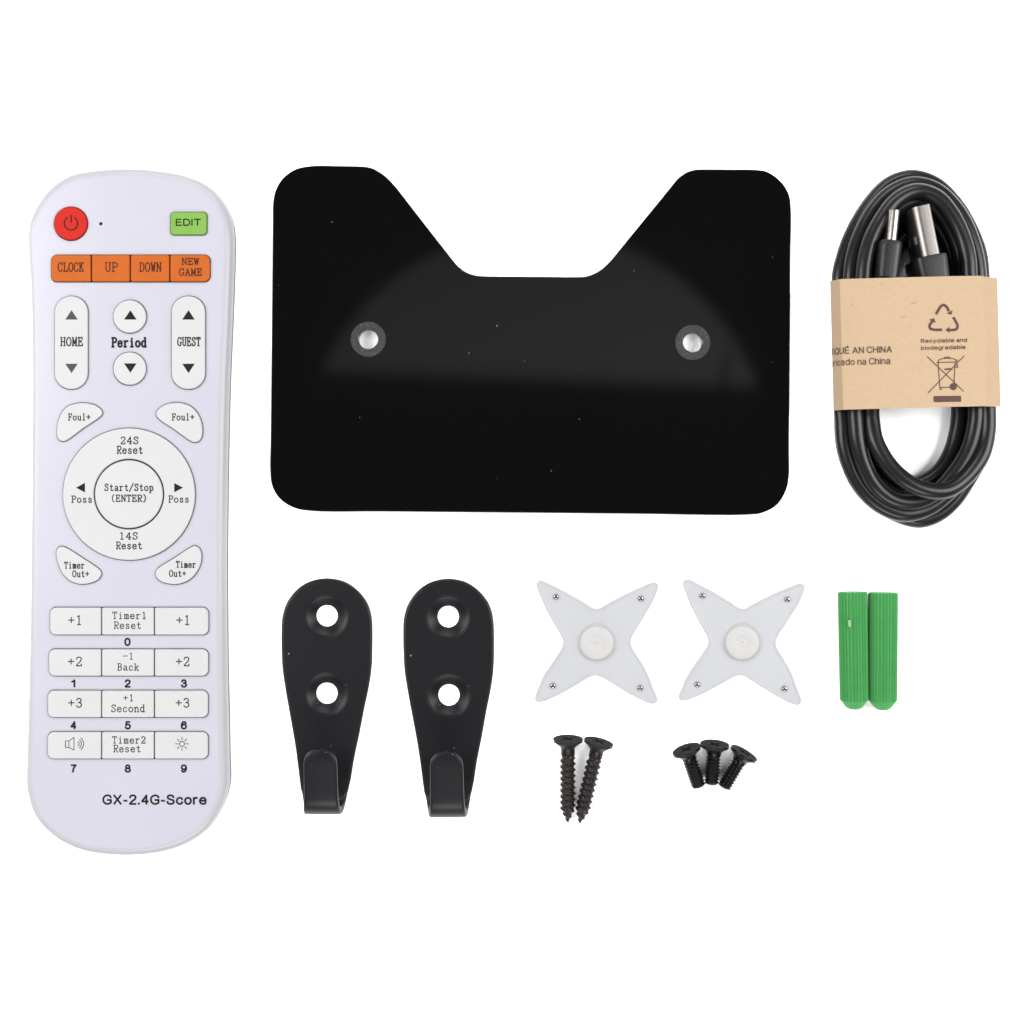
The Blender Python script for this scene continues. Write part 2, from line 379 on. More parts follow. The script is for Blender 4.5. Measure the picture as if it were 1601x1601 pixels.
gl('c', (c_, (4.9,4.8),(4.2,6.3),(3,6.6),(1.6,5.8),(.9,3.3),(1.6,.8),(3,0),(4.3,.5),(5,1.8)))
gl('k', ((1.3,0),(1.3,10)), ((.4,10),(1.3,10)), ((.4,0),(2.3,0)), ((4.6,6.4),(1.3,2.6)), ((2.6,4.1),(5,0)), ((3.6,6.4),(5.6,6.4)), ((4,0),(5.8,0)))
gl('n', ((1.3,0),(1.3,6.4)), ((.4,6.4),(1.3,6.4)), (c_, (1.3,4.6),(2.4,6.3),(3.6,6.6),(4.5,5.6),(4.7,4),(4.7,2),(4.7,0)), ((.4,0),(2.3,0)), ((3.8,0),(5.6,0)))

def ribbon(strokes, width, z):
    """flat ink strokes; each stroke a hair above the last so none share a plane"""
    V = []; F = []; k = 0
    cut = []
    for pts in strokes:
        run = [pts[0]]
        for i in range(1, len(pts) - 1):
            run.append(pts[i])
            a = Vector(pts[i]) - Vector(pts[i - 1]); b = Vector(pts[i + 1]) - Vector(pts[i])
            if a.length > 1e-6 and b.length > 1e-6 and a.angle(b) > math.radians(42): cut.append(run); run = [pts[i]]
        run.append(pts[-1]); cut.append(run)
    for pts in cut:
        P = [Vector(p) for p in pts]
        closed = (P[0] - P[-1]).length < 1e-4
        base = len(V); zz = z + 0.012 * k; k += 1
        for i, p in enumerate(P):
            if closed:
                a = P[i - 1] if i else P[-2]; b = P[i + 1] if i < len(P) - 1 else P[1]
            else:
                a = P[max(i - 1, 0)]; b = P[min(i + 1, len(P) - 1)]
            t1 = (p - a).normalized() if (p - a).length > 1e-6 else (b - p).normalized()
            t2 = (b - p).normalized() if (b - p).length > 1e-6 else t1
            t = t1 + t2
            t = t.normalized() if t.length > 1e-3 else t1
            n = Vector((-t.y, t.x)); cs = max(abs(t.dot(t1)), 0.55)
            e = Vector((0, 0))
            if not closed and i == 0: e = -t * width * .3
            if not closed and i == len(P) - 1: e = t * width * .3
            q1 = p + e + n * width / 2 / cs; q2 = p + e - n * width / 2 / cs
            V += [(q1.x, q1.y, zz), (q2.x, q2.y, zz)]
        for i in range(len(P) - 1):
            a = base + 2 * i; F.append((a, a + 1, a + 3, a + 2))
    return mesh(V, F)

def serif_text(text, x0, x1, y0, y1, z, weight=1.15):
    """text whose capitals fill y0..y1 (top, baseline) and whose line fills x0..x1 in the photo's grid"""
    st = []
    for i, ch in enumerate(text):
        for s in G.get(ch, ()):
            pts = s[1:] if s[0] == 'c' else s
            pts = [(p[0] + 7 * i, p[1]) for p in pts]
            st.append(catmull(pts, 5, False) if s[0] == 'c' else pts)
    xs = [p[0] for s in st for p in s]; a, b = min(xs), max(xs)
    fx = (x1 - x0) / max(b - a, .1); fy = (y1 - y0) / 10
    out = [[at(x0 + (p[0] - a) * fx, y1 - p[1] * fy, z) for p in s] for s in st]
    return ribbon(out, weight * 1.3 * min(max(fy, 1.0), 1.3), z)

# a plain sans alphabet: name -> (width, strokes), capitals 10 tall
Z = {}
def gs(ch, w_, *st): Z[ch] = (w_, st)
stem = ((0,0),(0,10))
gs('A', 7, ((0,0),(3.5,10),(7,0)), ((1.2,3.4),(5.8,3.4)))
gs('B', 5.6, stem, ((0,10),(3,10)), (c_, (3,10),(4.6,9.4),(5.1,7.8),(4.6,6.1),(3,5.4)), ((0,5.4),(3.2,5.4)), (c_, (3.2,5.4),(5,4.7),(5.6,2.7),(5,.7),(3.2,0)), ((0,0),(3.2,0)))
gs('C', 6.7, (c_, (6.6,7.3),(5.8,9.2),(3.6,10),(1.4,9),(.2,6.8),(0,5),(.2,3.2),(1.4,1),(3.6,0),(5.7,.8),(6.7,3)))
gs('D', 6.2, stem, ((0,10),(2.8,10)), (c_, (2.8,10),(4.8,9.2),(6,7),(6.2,5),(6,3),(4.8,.8),(2.8,0)), ((0,0),(2.8,0)))
gs('E', 5.4, stem, ((0,10),(5.2,10)), ((0,5.3),(4.9,5.3)), ((0,0),(5.4,0)))
gs('É', 5.4, stem, ((0,10),(5.2,10)), ((0,5.3),(4.9,5.3)), ((0,0),(5.4,0)), ((2.4,11.6),(3.8,13)))
gs('F', 5, stem, ((0,10),(5,10)), ((0,5.2),(4.4,5.2)))
gs('G', 6.8, (c_, (6.8,7.4),(5.9,9.2),(3.7,10),(1.5,9),(.2,6.8),(0,5),(.2,3.2),(1.5,.9),(3.7,0),(5.6,.6),(6.8,1.6)), ((6.8,1.4),(6.8,4.6),(3.8,4.6)))
gs('H', 6, stem, ((6,0),(6,10)), ((0,5.3),(6,5.3)))
gs('I', 0, stem)
gs('N', 6, ((0,0),(0,10),(6,0),(6,10)))
gs('Q', 7.2, (c_, (3.6,10),(1.4,9),(.2,6.8),(0,5),(.2,3.2),(1.4,1),(3.6,0),(5.8,1),(7,3.2),(7.2,5),(7,6.8),(5.8,9),(3.6,10)), ((4.3,2.4),(7,-.6)))
gs('R', 6, stem, ((0,10),(3.6,10)), (c_, (3.6,10),(5.2,9.2),(5.7,7.4),(5.2,5.6),(3.6,4.8)), ((0,4.8),(3.6,4.8)), ((3,4.8),(6,0)))
gs('S', 5.8, (c_, (5.5,7.4),(4.7,9.4),(2.8,10),(.9,9.3),(.3,7.6),(1.1,6.1),(2.9,5.2),(4.9,4.3),(5.8,2.6),(5,.7),(2.9,0),(.8,.7),(0,2.8)))
gs('T', 6.6, ((3.3,0),(3.3,10)), ((0,10),(6.6,10)))
gs('U', 6, (c_, (0,10),(0,6),(0,3),(.9,.7),(3,0),(5.1,.7),(6,3),(6,6),(6,10)))
gs('X', 6.4, ((.2,10),(6.2,0)), ((6.2,10),(.2,0)))
gs('0', 5.2, (c_, (2.6,10),(.9,9.1),(.1,6.8),(0,5),(.1,3.2),(.9,.9),(2.6,0),(4.3,.9),(5.1,3.2),(5.2,5),(5.1,6.8),(4.3,9.1),(2.6,10)))
gs('1', 2.6, ((2.6,0),(2.6,10)), ((2.6,9.7),(1.6,8.4),(0,7.5)))
gs('2', 5.2, (c_, (.2,7.3),(.9,9.3),(2.7,10),(4.6,9.2),(5.1,7.3),(4.2,5.2),(1.8,2.8),(.1,.2)), ((0,0),(5.2,0)))
gs('3', 5.2, (c_, (.2,7.6),(1,9.4),(2.6,10),(4.2,9.3),(4.7,7.6),(4,6),(2.2,5.4)), (c_, (2.2,5.4),(4.3,4.8),(5.2,2.9),(4.4,.8),(2.5,0),(.8,.6),(0,2.6)))
gs('4', 5.4, ((4,0),(4,10)), ((4,9.8),(.1,3)), ((0,2.9),(5.4,2.9)))
gs('5', 5.2, ((4.8,10),(1.1,10),(.5,5.2)), (c_, (.4,5),(1.4,5.9),(2.8,6.2),(4.6,5.3),(5.2,3.2),(4.5,.9),(2.6,0),(.9,.6),(0,2.4)))
six = ((4.9,7.8),(4.2,9.5),(2.8,10),(1.1,9),(.2,6.6),(0,4),(.4,1.6),(1.4,.3),(2.7,0),(4.5,.9),(5.2,3.1),(4.6,5.3),(2.8,6.3),(1,5.4),(.1,3.6))
gs('6', 5.2, (c_, *six)); gs('9', 5.2, (c_, *[(5.2 - a, 10 - b) for a, b in six]))
gs('7', 5.2, ((0,10),(5.2,10)), (c_, (5.2,9.9),(3.6,7.4),(2.4,4.2),(1.8,0)))
gs('8', 5.2, (c_, (2.6,10),(1,9.2),(.5,7.6),(1.1,6),(2.6,5.4),(4.1,6),(4.7,7.6),(4.2,9.2),(2.6,10)), (c_, (2.6,5.4),(.7,4.6),(0,2.7),(.7,.7),(2.6,0),(4.5,.7),(5.2,2.7),(4.5,4.6),(2.6,5.4)))
gs('-', 2.6, ((0,3.7),(2.6,3.7))); gs('.', .4, ((.2,-.2),(.2,.9)))
bowl = (c_, (2.6,7.2),(.8,6.3),(0,3.6),(.8,.9),(2.6,0),(4.4,.9),(5.2,3.6),(4.4,6.3),(2.6,7.2))
gs('a', 5.2, (c_, (.4,5.5),(1.2,6.8),(2.8,7.2),(4.3,6.6),(4.8,5.2),(4.8,1.5),(5.2,0)), (c_, (4.8,4.4),(2.6,4),(.7,3.2),(0,1.9),(.7,.4),(2.1,0),(3.8,.7),(4.8,2.2)))
gs('b', 5.2, stem, bowl); gs('d', 5.2, bowl, ((5.2,0),(5.2,10))); gs('o', 5.2, bowl)
gs('c', 4.8, (c_, (4.8,5.2),(4.1,6.7),(2.6,7.2),(.8,6.2),(0,3.6),(.8,1),(2.6,0),(4.1,.6),(4.9,2.3)))
gs('e', 5.2, ((0,3.8),(5.2,3.8)), (c_, (5.2,3.8),(4.6,6.2),(2.7,7.2),(.8,6.2),(0,3.6),(.8,1),(2.8,0),(4.4,.6),(5.1,2)))
gs('g', 5.2, bowl, (c_, (5.2,7.2),(5.2,2),(5,-1.2),(3.9,-2.6),(2.4,-2.8),(.9,-2.3),(.3,-1.2)))
gs('h', 4.8, stem, (c_, (0,5),(1,6.7),(2.7,7.2),(4.2,6.5),(4.8,4.8),(4.8,2.4),(4.8,0)))
gs('i', 0, ((0,0),(0,7.2)), ((0,8.9),(0,10))); gs('l', 0, stem)
gs('n', 4.8, ((0,0),(0,7.2)), (c_, (0,5),(1,6.7),(2.7,7.2),(4.2,6.5),(4.8,4.8),(4.8,2.4),(4.8,0)))
gs('r', 2.8, ((0,0),(0,7.2)), (c_, (0,4.6),(.7,6.4),(1.7,7.2),(2.9,7)))
gs('y', 5, ((0,7.2),(2.6,0)), (c_, (5,7.2),(2.4,-.6),(1.5,-2.3),(.3,-2.7)))
def sans_strokes(text, gap=2.6):
    out = []; x = 0
    for ch in text:
        if ch == ' ': x += 3.0; continue
        w_, st = Z[ch]
        for q_ in st:
            pts = q_[1:] if q_[0] == 'c' else q_
            pts = [(p[0] + x, p[1]) for p in pts]
            out.append(catmull(pts, 5, False) if q_[0] == 'c' else pts)
        x += w_ + gap
    return out, x - gap
def sans_text(text, x0, x1, y0, y1, z, weight=1.2):
    """weight in u; the ink fills x0..x1, capitals fill y0..y1"""
    st, wd = sans_strokes(text)
    h = weight / 2; fx = (x1 - x0 - weight) / max(wd, .1); fy = (y1 - y0 - weight) / 10
    if wd < .1: fx = fy
    return ribbon([[at(x0 + h + p[0] * fx, y1 - h - p[1] * fy, z) for p in q_] for q_ in st], weight, z)

# ---------------------------------------------------------------- the surface
tbl = mesh([(-9000, -9000, 0), (9000, -9000, 0), (9000, 9000, 0), (-9000, 9000, 0)], [(0, 1, 2, 3)])
tbl.transform(Matrix.Scale(S, 4)); tbl.materials.append(M['table'])
tob = bpy.data.objects.new('table_surface', tbl); col.objects.link(tob); tob['kind'] = 'structure'

# ---------------------------------------------------------------- remote control
ZW, ZT = 22.0, 42.0                # widest line, top face
ZK = ZT + 3.5                      # key tops
outline = [(44,1200),(43.5,1220),(46,1240),(52,1262),(59,1276),(70,1291),(82,1302),(94,1311),(112,1321),(140,1330.5),(185,1335.5),(215,1335.5),(252,1331.5),(279,1324),
           (301,1314),(317,1303.5),(328,1294),(338,1281),(348,1263),(355.5,1244),(359.5,1225),(360,1213),(359.2,1190),(358.2,1130),(356.2,1040),(355.3,950),(355,880),(355.8,790),(357.2,700),(359.6,600),
           (363.8,500),(367,410),(367.3,372),(365,350),(358,329),(346,309),(331,294.5),(315,284.5),(284,274),(244,267.5),(207,265),(165,266.5),(115,274.5),(97.5,284),(83,294.5),(70.5,309),(57,330),(49,351),(46.4,372),(47.5,402),(50.7,450),(51.9,500),(53,600),
           (52.3,700),(51.7,800),(50.7,900),(49.4,985),(47,1090)]
rc = thing('remote_control', 'long white remote control with red, green and orange buttons on its top end', 'remote control', (*at(203, 800), 0))
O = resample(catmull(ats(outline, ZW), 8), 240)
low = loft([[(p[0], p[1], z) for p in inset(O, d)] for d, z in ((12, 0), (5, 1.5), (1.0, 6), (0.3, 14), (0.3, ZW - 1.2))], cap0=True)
part('lower_shell', low, M['shell'], rc, 'lower half of the casing, its side shade put into the colour')
def apart(px0, py0, px1, py1, r): # a rounded rectangle, photo grid -> table
    a = at(px0, py1, ZT); b = at(px1, py0, ZT); return rrect(a[0], a[1], b[0], b[1], r)
GAP = 1.1
foul_l = [(90.5,683.2),(90.2,667),(94,651.5),(104,637),(120,631),(136,630.4),(151,634.5),(159.5,641.5),(160.5,647),(156,652.5),(131,669.5),(106.5,687.5),(99.7,690.3),(94,688.5)]
foul_r = [(244.6,648),(247,641.5),(257,633.7),(273,629.7),(289,631.5),(302,638),(312,651.5),(316.6,667.5),(315.7,683),(311,690),(304.5,691.7),(297.5,689),(272,671),(249.5,655.5)]
tim_l = [(88.8,862),(91.8,856),(97.5,854.3),(104.2,856.3),(130,872.5),(154.5,889),(158.8,894.5),(158.2,900),(152.5,907),(140,912),(124.5,913),(108.7,907),(97.5,894.5),(90.3,876.5)]
tim_r = [(243.6,897),(246,890),(251.5,885.5),(275,871),(297.5,856.3),(304.5,853.4),(311,856),(315,864),(314.5,879),(307.8,894.5),(295.4,907),(279.6,913),(264,912.6),(250.5,908),(244.2,901)]
blob = lambda p: resample(catmull(ats(p, ZT), 8), 72)
cen = at(202.2, 772.7, ZT)
rows = [(949.7, 992.3, 78.9, 326.2), (1014.8, 1056.6, 77.3, 326), (1079.4, 1121.4, 75.6, 325.6), (1144, 1186, 75.4, 325.6)]
pcirc = {}
holes = []
def cpx(px, py, r): q = at(px, py, ZT); return circle(q[0], q[1], r)
holes.append(cpx(111, 349.8, 25.6 + GAP)); holes.append(apart(267.2 - GAP, 332 - GAP, 323.5 + GAP, 367.4 + GAP, 6.5))
holes.append(apart(80.6 - GAP, 398.9 - GAP, 328.6 + GAP, 440.7 + GAP, 10))
holes.append(apart(86.2 - GAP, 463.2 - GAP, 138 + GAP, 608.7 + GAP, 25.8)); holes.append(apart(268.8 - GAP, 463.2 - GAP, 321.2 + GAP, 608.7 + GAP, 25.8))
holes.append(cpx(203.6, 495.1, 25.2 + GAP)); holes.append(cpx(203.2, 576.5, 25.2 + GAP))
for b in (foul_l, foul_r, tim_l, tim_r): holes.append(inset(blob(b), -GAP))
holes.append(circle(cen[0], cen[1], 101.3 + GAP, 96))
for (y0, y1, x0, x1) in rows: holes.append(apart(x0 - GAP, y0 - GAP, x1 + GAP, y1 + GAP, 10))
holes.append(cpx(157.7, 349.8, 2.6))
face_z = 10.0
side = [(0, ZW), (0.2, ZW + 4), (0.9, ZW + 9), (2.4, ZW + 13.5), (4.6, ZW + 16.5), (7.4, ZW + 18.6), (10.5, ZW + 19.7), (13.5, ZT)]
shell = loft([[(p[0], p[1], z) for p in inset(O, d)] for d, z in side])
top = slab([inset(O, 13.5)] + holes, ZT - 14, ZT)
floor = mesh([(p[0], p[1], ZW + 1) for p in inset(O, 3)], [tuple(range(len(O)))])
part('body', join(shell, floor), M['casing'], rc, 'neutral white rounded casing')
body_o = part('faceplate', top, M['remote'], rc, 'pale lavender face')
zi = ZT + 0.15
def print_(me, parent, m, nm='lettering'): return part(nm, me, m, parent)
def arrow(px, py, w, h, kind):
    z = ZK + 0.1
    pts = {'up': [(px - w, py + h), (px + w, py + h), (px, py - h)], 'down': [(px - w, py - h), (px + w, py - h), (px, py + h)],
           'left': [(px + h, py - w), (px + h, py + w), (px - h, py)], 'right': [(px - h, py - w), (px - h, py + w), (px + h, py)]}[kind]
    return mesh([(*at(q[0], q[1], z), z) for q in pts], [(0, 1, 2)])
def key(name, loops, m, top=ZK, bevel=1.6, label=None): return part(name, slab(loops, ZT - 12, top, bevel, 3, 50), m, rc, label)
zl = ZK + 0.1
# power, edit
pw = key('power_button', [cpx(111, 349.8, 25.6)], M['red'])
arc = [at(111 + 10.4 * math.sin(a), 349.2 - 10.4 * math.cos(a), zl) for a in [math.radians(32 + 296 * i / 30) for i in range(31)]]
print_(ribbon([arc, [at(111.3, 336.5, zl), at(111.3, 347.6, zl)]], 2.0, zl), pw, M['ink_red'], 'power_symbol')
ed = key('edit_button', [apart(267.2, 332, 323.5, 367.4, 5.5)], M['green'])
print_(sans_text('EDIT', 274.7, 314.5, 341.9, 353.2, zl, 1.9), ed, M['ink_green'])
lens_me = lathe([(2.5, ZT - 6), (2.5, ZT - 1.0), (1.6, ZT - .3), (0.0, ZT)], 16, *at(157.7, 349.8, ZT))
part('indicator_light', lens_me, M['ink'], rc)
# orange row
div = [80.6, 143.6, 204.3, 266.1, 328.6]
words = [('CLOCK', 91.2, 130.9, 410.8, 424.3), ('UP', 164.2, 183.4, 410.8, 424.3), ('DOWN', 218.4, 252, 410.8, 424.3), None]
for i in range(4):
    x0 = div[i] + (0.9 if i else 0); x1 = div[i + 1] - (0.9 if i < 3 else 0)
    rr = [2.2] * 4
    if i == 0: rr = [9, 2.2, 2.2, 9]
    if i == 3: rr = [2.2, 9, 9, 2.2]
    k = key('mode_button', [apart(x0, 398.9, x1, 440.7, rr)], M['orange'])
    if words[i]: print_(serif_text(*words[i], zl, 1.0), k, M['ink_orange'])
    else: print_(join(serif_text('NEW', 284.6, 311.1, 404, 413.5, zl, 1.2), serif_text('GAME', 280.7, 315.1, 420.2, 430.6, zl, 1.2)), k, M['ink_orange'])
# rockers and period keys
for (x0, x1, word, wx0, wx1, ink) in ((86.2, 138, 'HOME', 94.8, 129, 'ink_faint'), (268.8, 321.2, 'GUEST', 278, 312.9, 'ink')):
    k = key('score_rocker', [apart(x0, 463.2, x1, 608.7, 24.6)], M['key'])
    cx = (x0 + x1) / 2 - 0.3
    for o_dir, cy in (('up', 492.3), ('down', 576)): print_(arrow(cx, cy, 9.8, 7.3, o_dir), k, M[ink], 'arrow_symbol')
    print_(serif_text(word, wx0, wx1, 527.7, 540.5, zl, 1.15), k, M['ink_grey'])
for cy, kind in ((495.1, 'up'), (576.5, 'down')):
    k = key('period_button', [cpx(203.4, cy, 25.2)], M['key'])
    print_(arrow(203.8, cy - 2.8 if kind == 'up' else cy - 1, 9.8, 7.3, kind), k, M['ink'], 'arrow_symbol')
print_(serif_text('Period', 175, 228.3, 528.4, 542.2, zi, 1.75), body_o, M['ink'])
# corner keys
for shp, txt, nm in ((foul_l, [('Foul+', 107, 140.9, 647, 656.9)], 'foul_button'), (foul_r, [('Foul+', 269.2, 303.2, 647, 656.9)], 'foul_button'),
                     (tim_l, [('Timer', 100.8, 131.6, 878.8, 888.5), ('Out+', 113.7, 139, 892.3, 902)], 'time_out_button'),
                     (tim_r, [('Timer', 275.6, 305.5, 877.7, 887.2), ('Out+', 265, 290.4, 891.7, 901.4)], 'time_out_button')):
    k = key(nm, [blob(shp)], M['key'])
    print_(join(*[serif_text(*t, zl, 1.2) for t in txt]), k, M['ink_grey'])
# ring and enter key
rg = key('ring_button', [circle(cen[0], cen[1], 101.3, 96), circle(cen[0], cen[1], 54.2, 72)], M['key'])
print_(join(serif_text('24S', 189.2, 215.5, 683.2, 694, zl, 1.2), serif_text('Reset', 183, 222.3, 697.8, 709, zl, 1.2),
            serif_text('14S', 188.5, 214.4, 832.7, 843, zl, 1.2), serif_text('Reset', 181.8, 221.1, 847.4, 858.2, zl, 1.2),
            serif_text('Poss', 112, 142.9, 775.4, 785.6, zl, 1.2), serif_text('Poss', 263.9, 294.2, 775.2, 785.4, zl, 1.2)), rg, M['ink_grey'])
print_(arrow(125.8, 762.4, 7.5, 7.0, 'left'), rg, M['ink'], 'arrow_symbol'); print_(arrow(279.4, 762.4, 7.2, 7.0, 'right'), rg, M['ink'], 'arrow_symbol')
en = key('enter_button', [circle(cen[0], cen[1], 52.0, 72)], M['key'], ZK + .4)
print_(join(serif_text('Start/Stop', 164.2, 239, 756.7, 767.2, zl + .4, 1.2), serif_text('(ENTER)', 175.7, 227.4, 774, 784, zl + .4, 1.2)), en, M['ink_grey'])
# twelve keys
words = [[[('+1', 107, 126.2, 962.5, 976.5)], [('Timer1', 176.2, 227.3, 957, 967.4), ('Reset', 178.4, 219.6, 972.2, 982.8)], [('+1', 276, 295.2, 962.5, 976.5)]],
         [[('+2', 106.5, 127.4, 1027.4, 1041)], [('-1', 192.7, 207.2, 1021, 1030.7), ('Back', 183.9, 216.9, 1037.6, 1048)], [('+2', 275.5, 295.5, 1027.4, 1041)]],
         [[('+3', 107, 127.4, 1092, 1105.6)], [('+1', 193, 207.5, 1086, 1096), ('Second', 174.8, 226, 1102, 1113)], [('+3', 275, 295.2, 1092, 1105.6)]],
         [None, [('Timer2', 176, 227, 1151.7, 1162), ('Reset', 177.6, 219, 1165, 1175.7)], None]]
for r, (y0, y1, x0, x1) in enumerate(rows):
    dv = [x0, 159.5, 242.0, x1]
    for c in range(3):
        rr = [2.0] * 4
        if c == 0: rr = [9, 2, 2, 9]
        if c == 2: rr = [2, 9, 9, 2]
        k = key('number_button', [apart(dv[c] + (0.8 if c else 0), y0, dv[c + 1] - (0.8 if c < 2 else 0), y1, rr)], M['key'])
        if words[r][c]: print_(join(*[serif_text(*t, zl, 1.0) for t in words[r][c]]), k, M['ink_grey'])
        elif c == 0:
            q = lambda p: [at(a, b, zl) for a, b in p]
            st = [q([(102.3, 1158.5), (107.8, 1158.5), (115.7, 1152.8), (115.7, 1172.6), (107.8, 1168.6), (102.3, 1168.6), (102.3, 1158.5)]), q([(107.8, 1158.5), (107.8, 1168.6)])]
            for rad_ in (4.5, 8, 11.6):
                st.append([at(119.2 + rad_ * math.cos(a), 1163 + rad_ * math.sin(a), zl) for a in [math.radians(-52 + 104 * i / 10) for i in range(11)]])
            print_(ribbon(st, 1.1, zl), k, M['ink_grey'], 'speaker_symbol')
        else:
            st = [[at(284.5 + 3.9 * math.cos(a), 1163 + 3.9 * math.sin(a), zl) for a in [2 * math.pi * i / 20 for i in range(21)]]]
            for i in range(8):
                a = math.pi * i / 4; st.append([at(284.5 + 6.6 * math.cos(a), 1163 + 6.6 * math.sin(a), zl), at(284.5 + 10.2 * math.cos(a), 1163 + 10.2 * math.sin(a), zl)])
            print_(ribbon(st, 1.3, zl), k, M['ink_grey'], 'sun_symbol')
for ch, cx, y0 in (('0', 199.3, 997), ('1', 114.4, 1062), ('2', 199.6, 1062), ('3', 287.6, 1062), ('4', 114.8, 1127.4), ('5', 199.8, 1127.4), ('6', 287.5, 1127.4),
                   ('7', 115, 1195), ('8', 199.8, 1195), ('9', 287.5, 1195)):
    hw = 3.4 if ch == '1' else 4.9
    print_(sans_text(ch, cx - hw, cx + hw, y0, y0 + 13.2, zi, 2.8), body_o, M['ink'])
print_(sans_text('GX-2.4G-Score', 160, 323.2, 1242, 1258.4, zi, 2.9), body_o, M['ink'])

# ---------------------------------------------------------------- black plate
pl_px = [(422,736.4),(422.6,690),(423.2,640),(424.6,500),(426,350),(426.5,319),(430,300),(438,284),(450,271.5),(466,263),(488.7,259),(530,259.2),(572.6,260.5),(584,263.5),(593.6,268.9),(602,275),(609.4,282),(619.9,293.8),
         (650,332.5),(680,371),(709,407.9),(715,415),(722.2,421),(729.5,425.7),(738,428.9),(747,430.9),(756.3,431.5),(800,432),(860,432.5),(908.7,432.8),(917,431.9),(924.4,429.4),(932.7,425.8),(940.2,421),(947,415.5),(953.3,409.2),(985,370.5),(1020,328),(1053,287.2),
         (1059,280),(1066,274),(1073.4,269.3),(1081.8,266.2),(1089.5,264.6),(1097.6,264.4),(1140,264.6),(1178.9,265),(1197,267.5),(1213,276.7),(1226,289.8),(1234,305.6),(1237,326.6),(1236.3,400),(1235,560),(1234,700),(1233.7,747),(1228.5,768),(1215.3,788.9),(1191.7,802),(1165.5,805.1),
         (1000,803.6),(800,801.7),(600,799.9),(483.5,798.8),(457.2,793),(436.2,778.4),(424.7,757.4)]
PZ = 19.0
plate = thing('mounting_plate', 'large glossy black plate with a wide notch in its top edge and two holes', 'plate', (*at(830, 560), 0))
hp = [at(575.8, 530.4, PZ), at(1083.1, 535.4, PZ)]
pout = catmull(ats(pl_px, PZ), 5)
part('panel', slab([pout] + [circle(*h, 14.9, 64) for h in hp], 0.5, PZ, 0.9, 2), M['acrylic'], plate)
for h in hp:
    rim = lathe([(27.3, PZ + 0.02), (27.2, PZ + 0.25), (27.0, PZ + 0.4), (16.2, PZ + 0.4), (15.7, PZ + 0.25), (15.6, PZ + 0.02)], 96, *h, caps=False)
    part('hole_rim', rim, M['rim'], plate, 'scuffed grey ring round a hole')

# ---------------------------------------------------------------- wall hooks
HT = 13.0
base = at(510.5, 1040)
hk = thing('wall_hook', 'matte black wall hook standing nearest the remote control', 'hook', (*base, 0), group='black wall hooks')
hl = [(510.3,904.2),(483,909.5),(462,923.5),(447.5,943.5),(441,964),(439.4,990),(439.8,1020),(441,1045),(445,1074),(452.5,1117),(460,1159.8),(464.5,1192),(467.6,1217)]
hr = [(548.3,1217),(552.6,1190),(561.5,1147),(569.5,1106),(577,1070),(580.6,1043),(581.6,1015),(581.6,977.4),(579.6,960),(573.5,942.5),(558.5,923.5),(538,909.5)]
loc_ = lambda pts, z: [(a - base[0], b - base[1]) for a, b in ats(pts, z)]
hp2 = catmull(loc_(list(reversed(hl)) , HT)[::-1][0:0] + loc_(hl[::-1] + hr[::-1], HT), 8, False)
yb = at(0, 1217, HT)[1] - base[1]               # where the bend begins
hp2 = [(hp2[0][0] + 1.2, yb - 12)] + hp2 + [(hp2[-1][0] - 1.2, yb - 12)]
h_holes = loc_([(510.2, 963.4), (510, 1085)], HT)
plate_me = slab([hp2] + [circle(*h, 30.5, 40) for h in h_holes], 0, HT, 4.2, 4, 60)
bm = bmesh.new(); bm.from_mesh(plate_me)         # cut straight where the tongue carries on
bmesh.ops.bisect_plane(bm, geom=bm.verts[:] + bm.edges[:] + bm.faces[:], plane_co=(0, yb, 0), plane_no=(0, -1, 0), clear_outer=True)
bm.to_mesh(plate_me); bm.free()
cones = [lathe([(32.5, HT), (30.5, HT - .45), (28.8, HT - 1.5), (17.4, 4.5), (16.7, 3.5), (16.7, 0.4)], 40, *h, smooth=50, caps=False) for h in h_holes]
# bent tongue: a rounded-rectangle section carried round the bend
wl = at(467.6, 0, HT)[0] - base[0]; wr = at(548.3, 0, HT)[0] - base[0]
path = []                                       # (y, z, left, right)
RB = 27.0
yc = at(0, 1234.5, 10)[1] - base[1]
for i in range(7):
    f = i / 6; path.append((yb + (yc - yb) * f, HT / 2, wl + 2.2 * f, wr - 4.0 * f))
w0, w1 = path[-1][2], path[-1][3]
NB = 20
for i in range(1, NB + 1):
    a = math.radians(172 * i / NB)
    f = (i / NB) ** 0.7
    path.append((yc - RB * math.sin(a), HT / 2 + RB * (1 - math.cos(a)), w0 + 12.2 * f, w1 - 10.0 * f))
y_e, z_e = path[-1][0], path[-1][1]
dirv = (math.cos(math.radians(8)), math.sin(math.radians(8)))
l0, r0 = path[-1][2], path[-1][3]
LT = 78.0
for i in range(1, 6):
    d = (LT - 24) * i / 5
    path.append((y_e + dirv[0] * d, z_e + dirv[1] * d, l0 + 0.5 * i / 5, r0 - 1.0 * i / 5))
l0, r0 = path[-1][2], path[-1][3]; y_e, z_e = path[-1][0], path[-1][1]
cw = (l0 + r0) / 2; hw = (r0 - l0) / 2
for i in range(1, 13):
    a = math.pi / 2 * i / 12 * 0.985
    d = 24 * math.sin(a); f = math.cos(a) ** 0.9
    path.append((y_e + dirv[0] * d, z_e + dirv[1] * d, cw - hw * f, cw + hw * f))
rings = []
